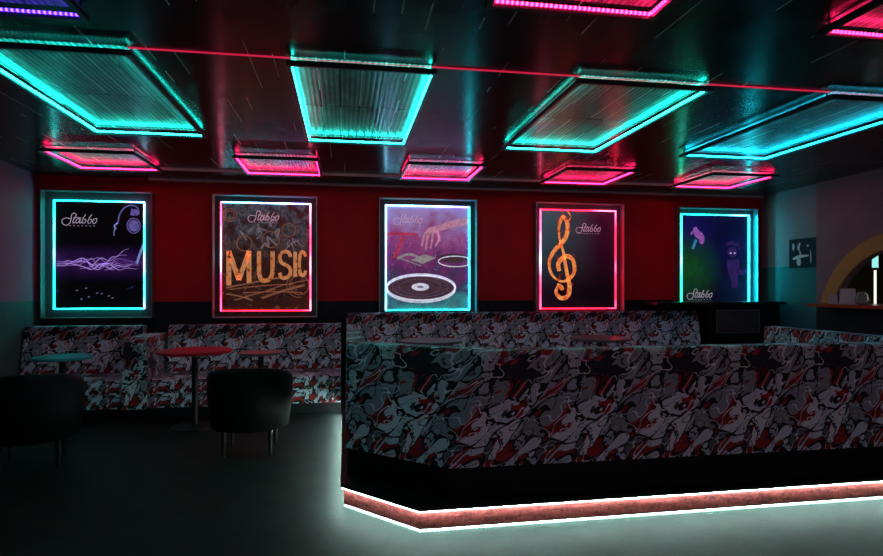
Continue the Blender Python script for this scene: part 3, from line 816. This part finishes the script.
# things on the counter
def card(name, x, y, rz, wd, hh, label, lines):
    r_ = empty(name, (x, y, 1.2925), label, 'card', None, rz)
    bm = B()
    for sgn in (-1, 1):
        v = [bm.verts.new(q) for q in ((-wd/2, sgn*.035, 0), (wd/2, sgn*.035, 0), (wd/2, 0, hh), (-wd/2, 0, hh))]; f = bm.faces.new(v)
    bmesh.ops.solidify(bm, geom=bm.faces[:], thickness=.002)
    finish('folded_card', bm, M['paper'], r_)
    return r_
card('tent_card', 6.30, 6.42, -1.15, .17, .20, 'larger white folded card standing on the bar counter', 4)
card('tent_card', 6.26, 6.60, -1.15, .09, .14, 'smaller white folded card standing on the bar counter, left of the larger', 3)
bm = B(); lathe(bm, [(0, 0), (.045, 0), (.075, .035), (.082, .075), (.07, .12), (.045, .145), (.05, .16), (.044, .16), (.04, .146), (.064, .118), (.076, .075), (.068, .038), (.04, .008), (0, .008)])
jr = finish('glass_jar', bm, M['glass'], None, (6.31, 6.22, 1.2925), True); tag(jr, 'round glass jar on the bar counter beside the cards', 'jar')
# framed picture on right wall
pc = empty('wall_picture', (XR, 7.36, 1.79), 'small black picture with pale figures on the grey wall right of the corner', 'picture')
boxo('frame', -.025, -.001, -.27, .24, 0, .42, M['blackgloss'], pc)
bm = B(); yz = lambda a, c, d: (-.0255-d, a, c)
for pts, wd in ((((.16, .36), (.155, .31), (.16, .26)), .035), (((.03, .36), (.06, .30), (.05, .25)), .035), (((.17, .13), (.10, .15), (.02, .165), (-.13, .17)), .04), (((.06, .15), (.05, .03)), .065), (((.02, .19), (.04, .25)), .02), (((-.16, .25), (-.165, .06)), .016), (((-.10, .30), (-.12, .32)), .03)):
    ribbon(bm, pts, wd, yz, 0, .001, taper=lambda t: .45+.8*math.sin(PI*t))
finish('figures_print', bm, M['paper'], pc)

# ------------------------------------------------------------------ tables
def table(x, y, zf, zt, r, label, top='tabletop'):
    t = empty('round_table', (x, y, zf), label, 'table', 'round pedestal tables')
    H = zt-zf
    bm = B(); lathe(bm, [(0, H-.03), (r-.01, H-.03), (r, H-.022), (r, H-.006), (r-.006, H), (0, H)]); finish('tabletop', bm, M[top], t)
    bm = B(); cyl(bm, 0, 0, .03, H-.0305, .032, seg=20); finish('post', bm, M['metal'], t)
    bm = B(); lathe(bm, [(0, .001), (r*.62, .001), (r*.62, .012), (r*.3, .024), (.04, .03), (0, .03)]); finish('base', bm, M['metal'], t)
    return t
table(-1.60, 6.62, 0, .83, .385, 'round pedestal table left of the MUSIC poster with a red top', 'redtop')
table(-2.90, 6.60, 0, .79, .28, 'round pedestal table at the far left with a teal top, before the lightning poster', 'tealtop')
table(-.95, 6.90, 0, .77, .24, 'smaller dark pedestal table under the MUSIC poster, partly behind the tub chair')
table(.98, 6.62, zp, .90, .36, 'round table on the platform below the turntable poster')
table(3.05, 6.62, zp, .90, .36, 'round table on the platform below the treble clef poster')

# ------------------------------------------------------------------ tub chairs
def tub(x, y, rz, label):
    c = empty('tub_chair', (x, y, 0), label, 'armchair', 'black tub chairs', rz)
    bm = B(); cols = []; us = []
    n = 28
    for i in range(n+1):
        a = math.radians(-28+236*i/n)      # open side towards -y
        t = abs(i/n-.5)*2; top = .80-.17*t**2.2
        ca, sa = math.cos(a), math.sin(a)
        sec = [(.27, .24), (.34, .24), (.375, .5), (.38, top-.04), (.365, top), (.33, top+.005), (.305, top-.03), (.285, .45)]
        cols.append([(r*ca, r*sa, z) for r, z in sec]); us.append(i*.05)
    loft(bm, cols, us); finish('shell', bm, M['leather'], c, smooth=True, boxuv=False)
    bm = B(); lathe(bm, [(0, .24), (.265, .24), (.275, .30), (.28, .40), (.255, .45), (0, .462)]); finish('seat', bm, M['leather'], c, smooth=True)
    for sx in (-1, 1):
        for sy in (-1, 1):
            bm = B(); cyl(bm, sx*.2, sy*.2, .001, .239, .014, .022, 12); finish('leg', bm, M['metal'], c)
    return c
tub(-.86, 5.58, PI, 'black tub chair left of the platform, facing the MUSIC poster')
tub(-2.62, 5.45, PI+.3, 'black tub chair nearest the left edge of the view')
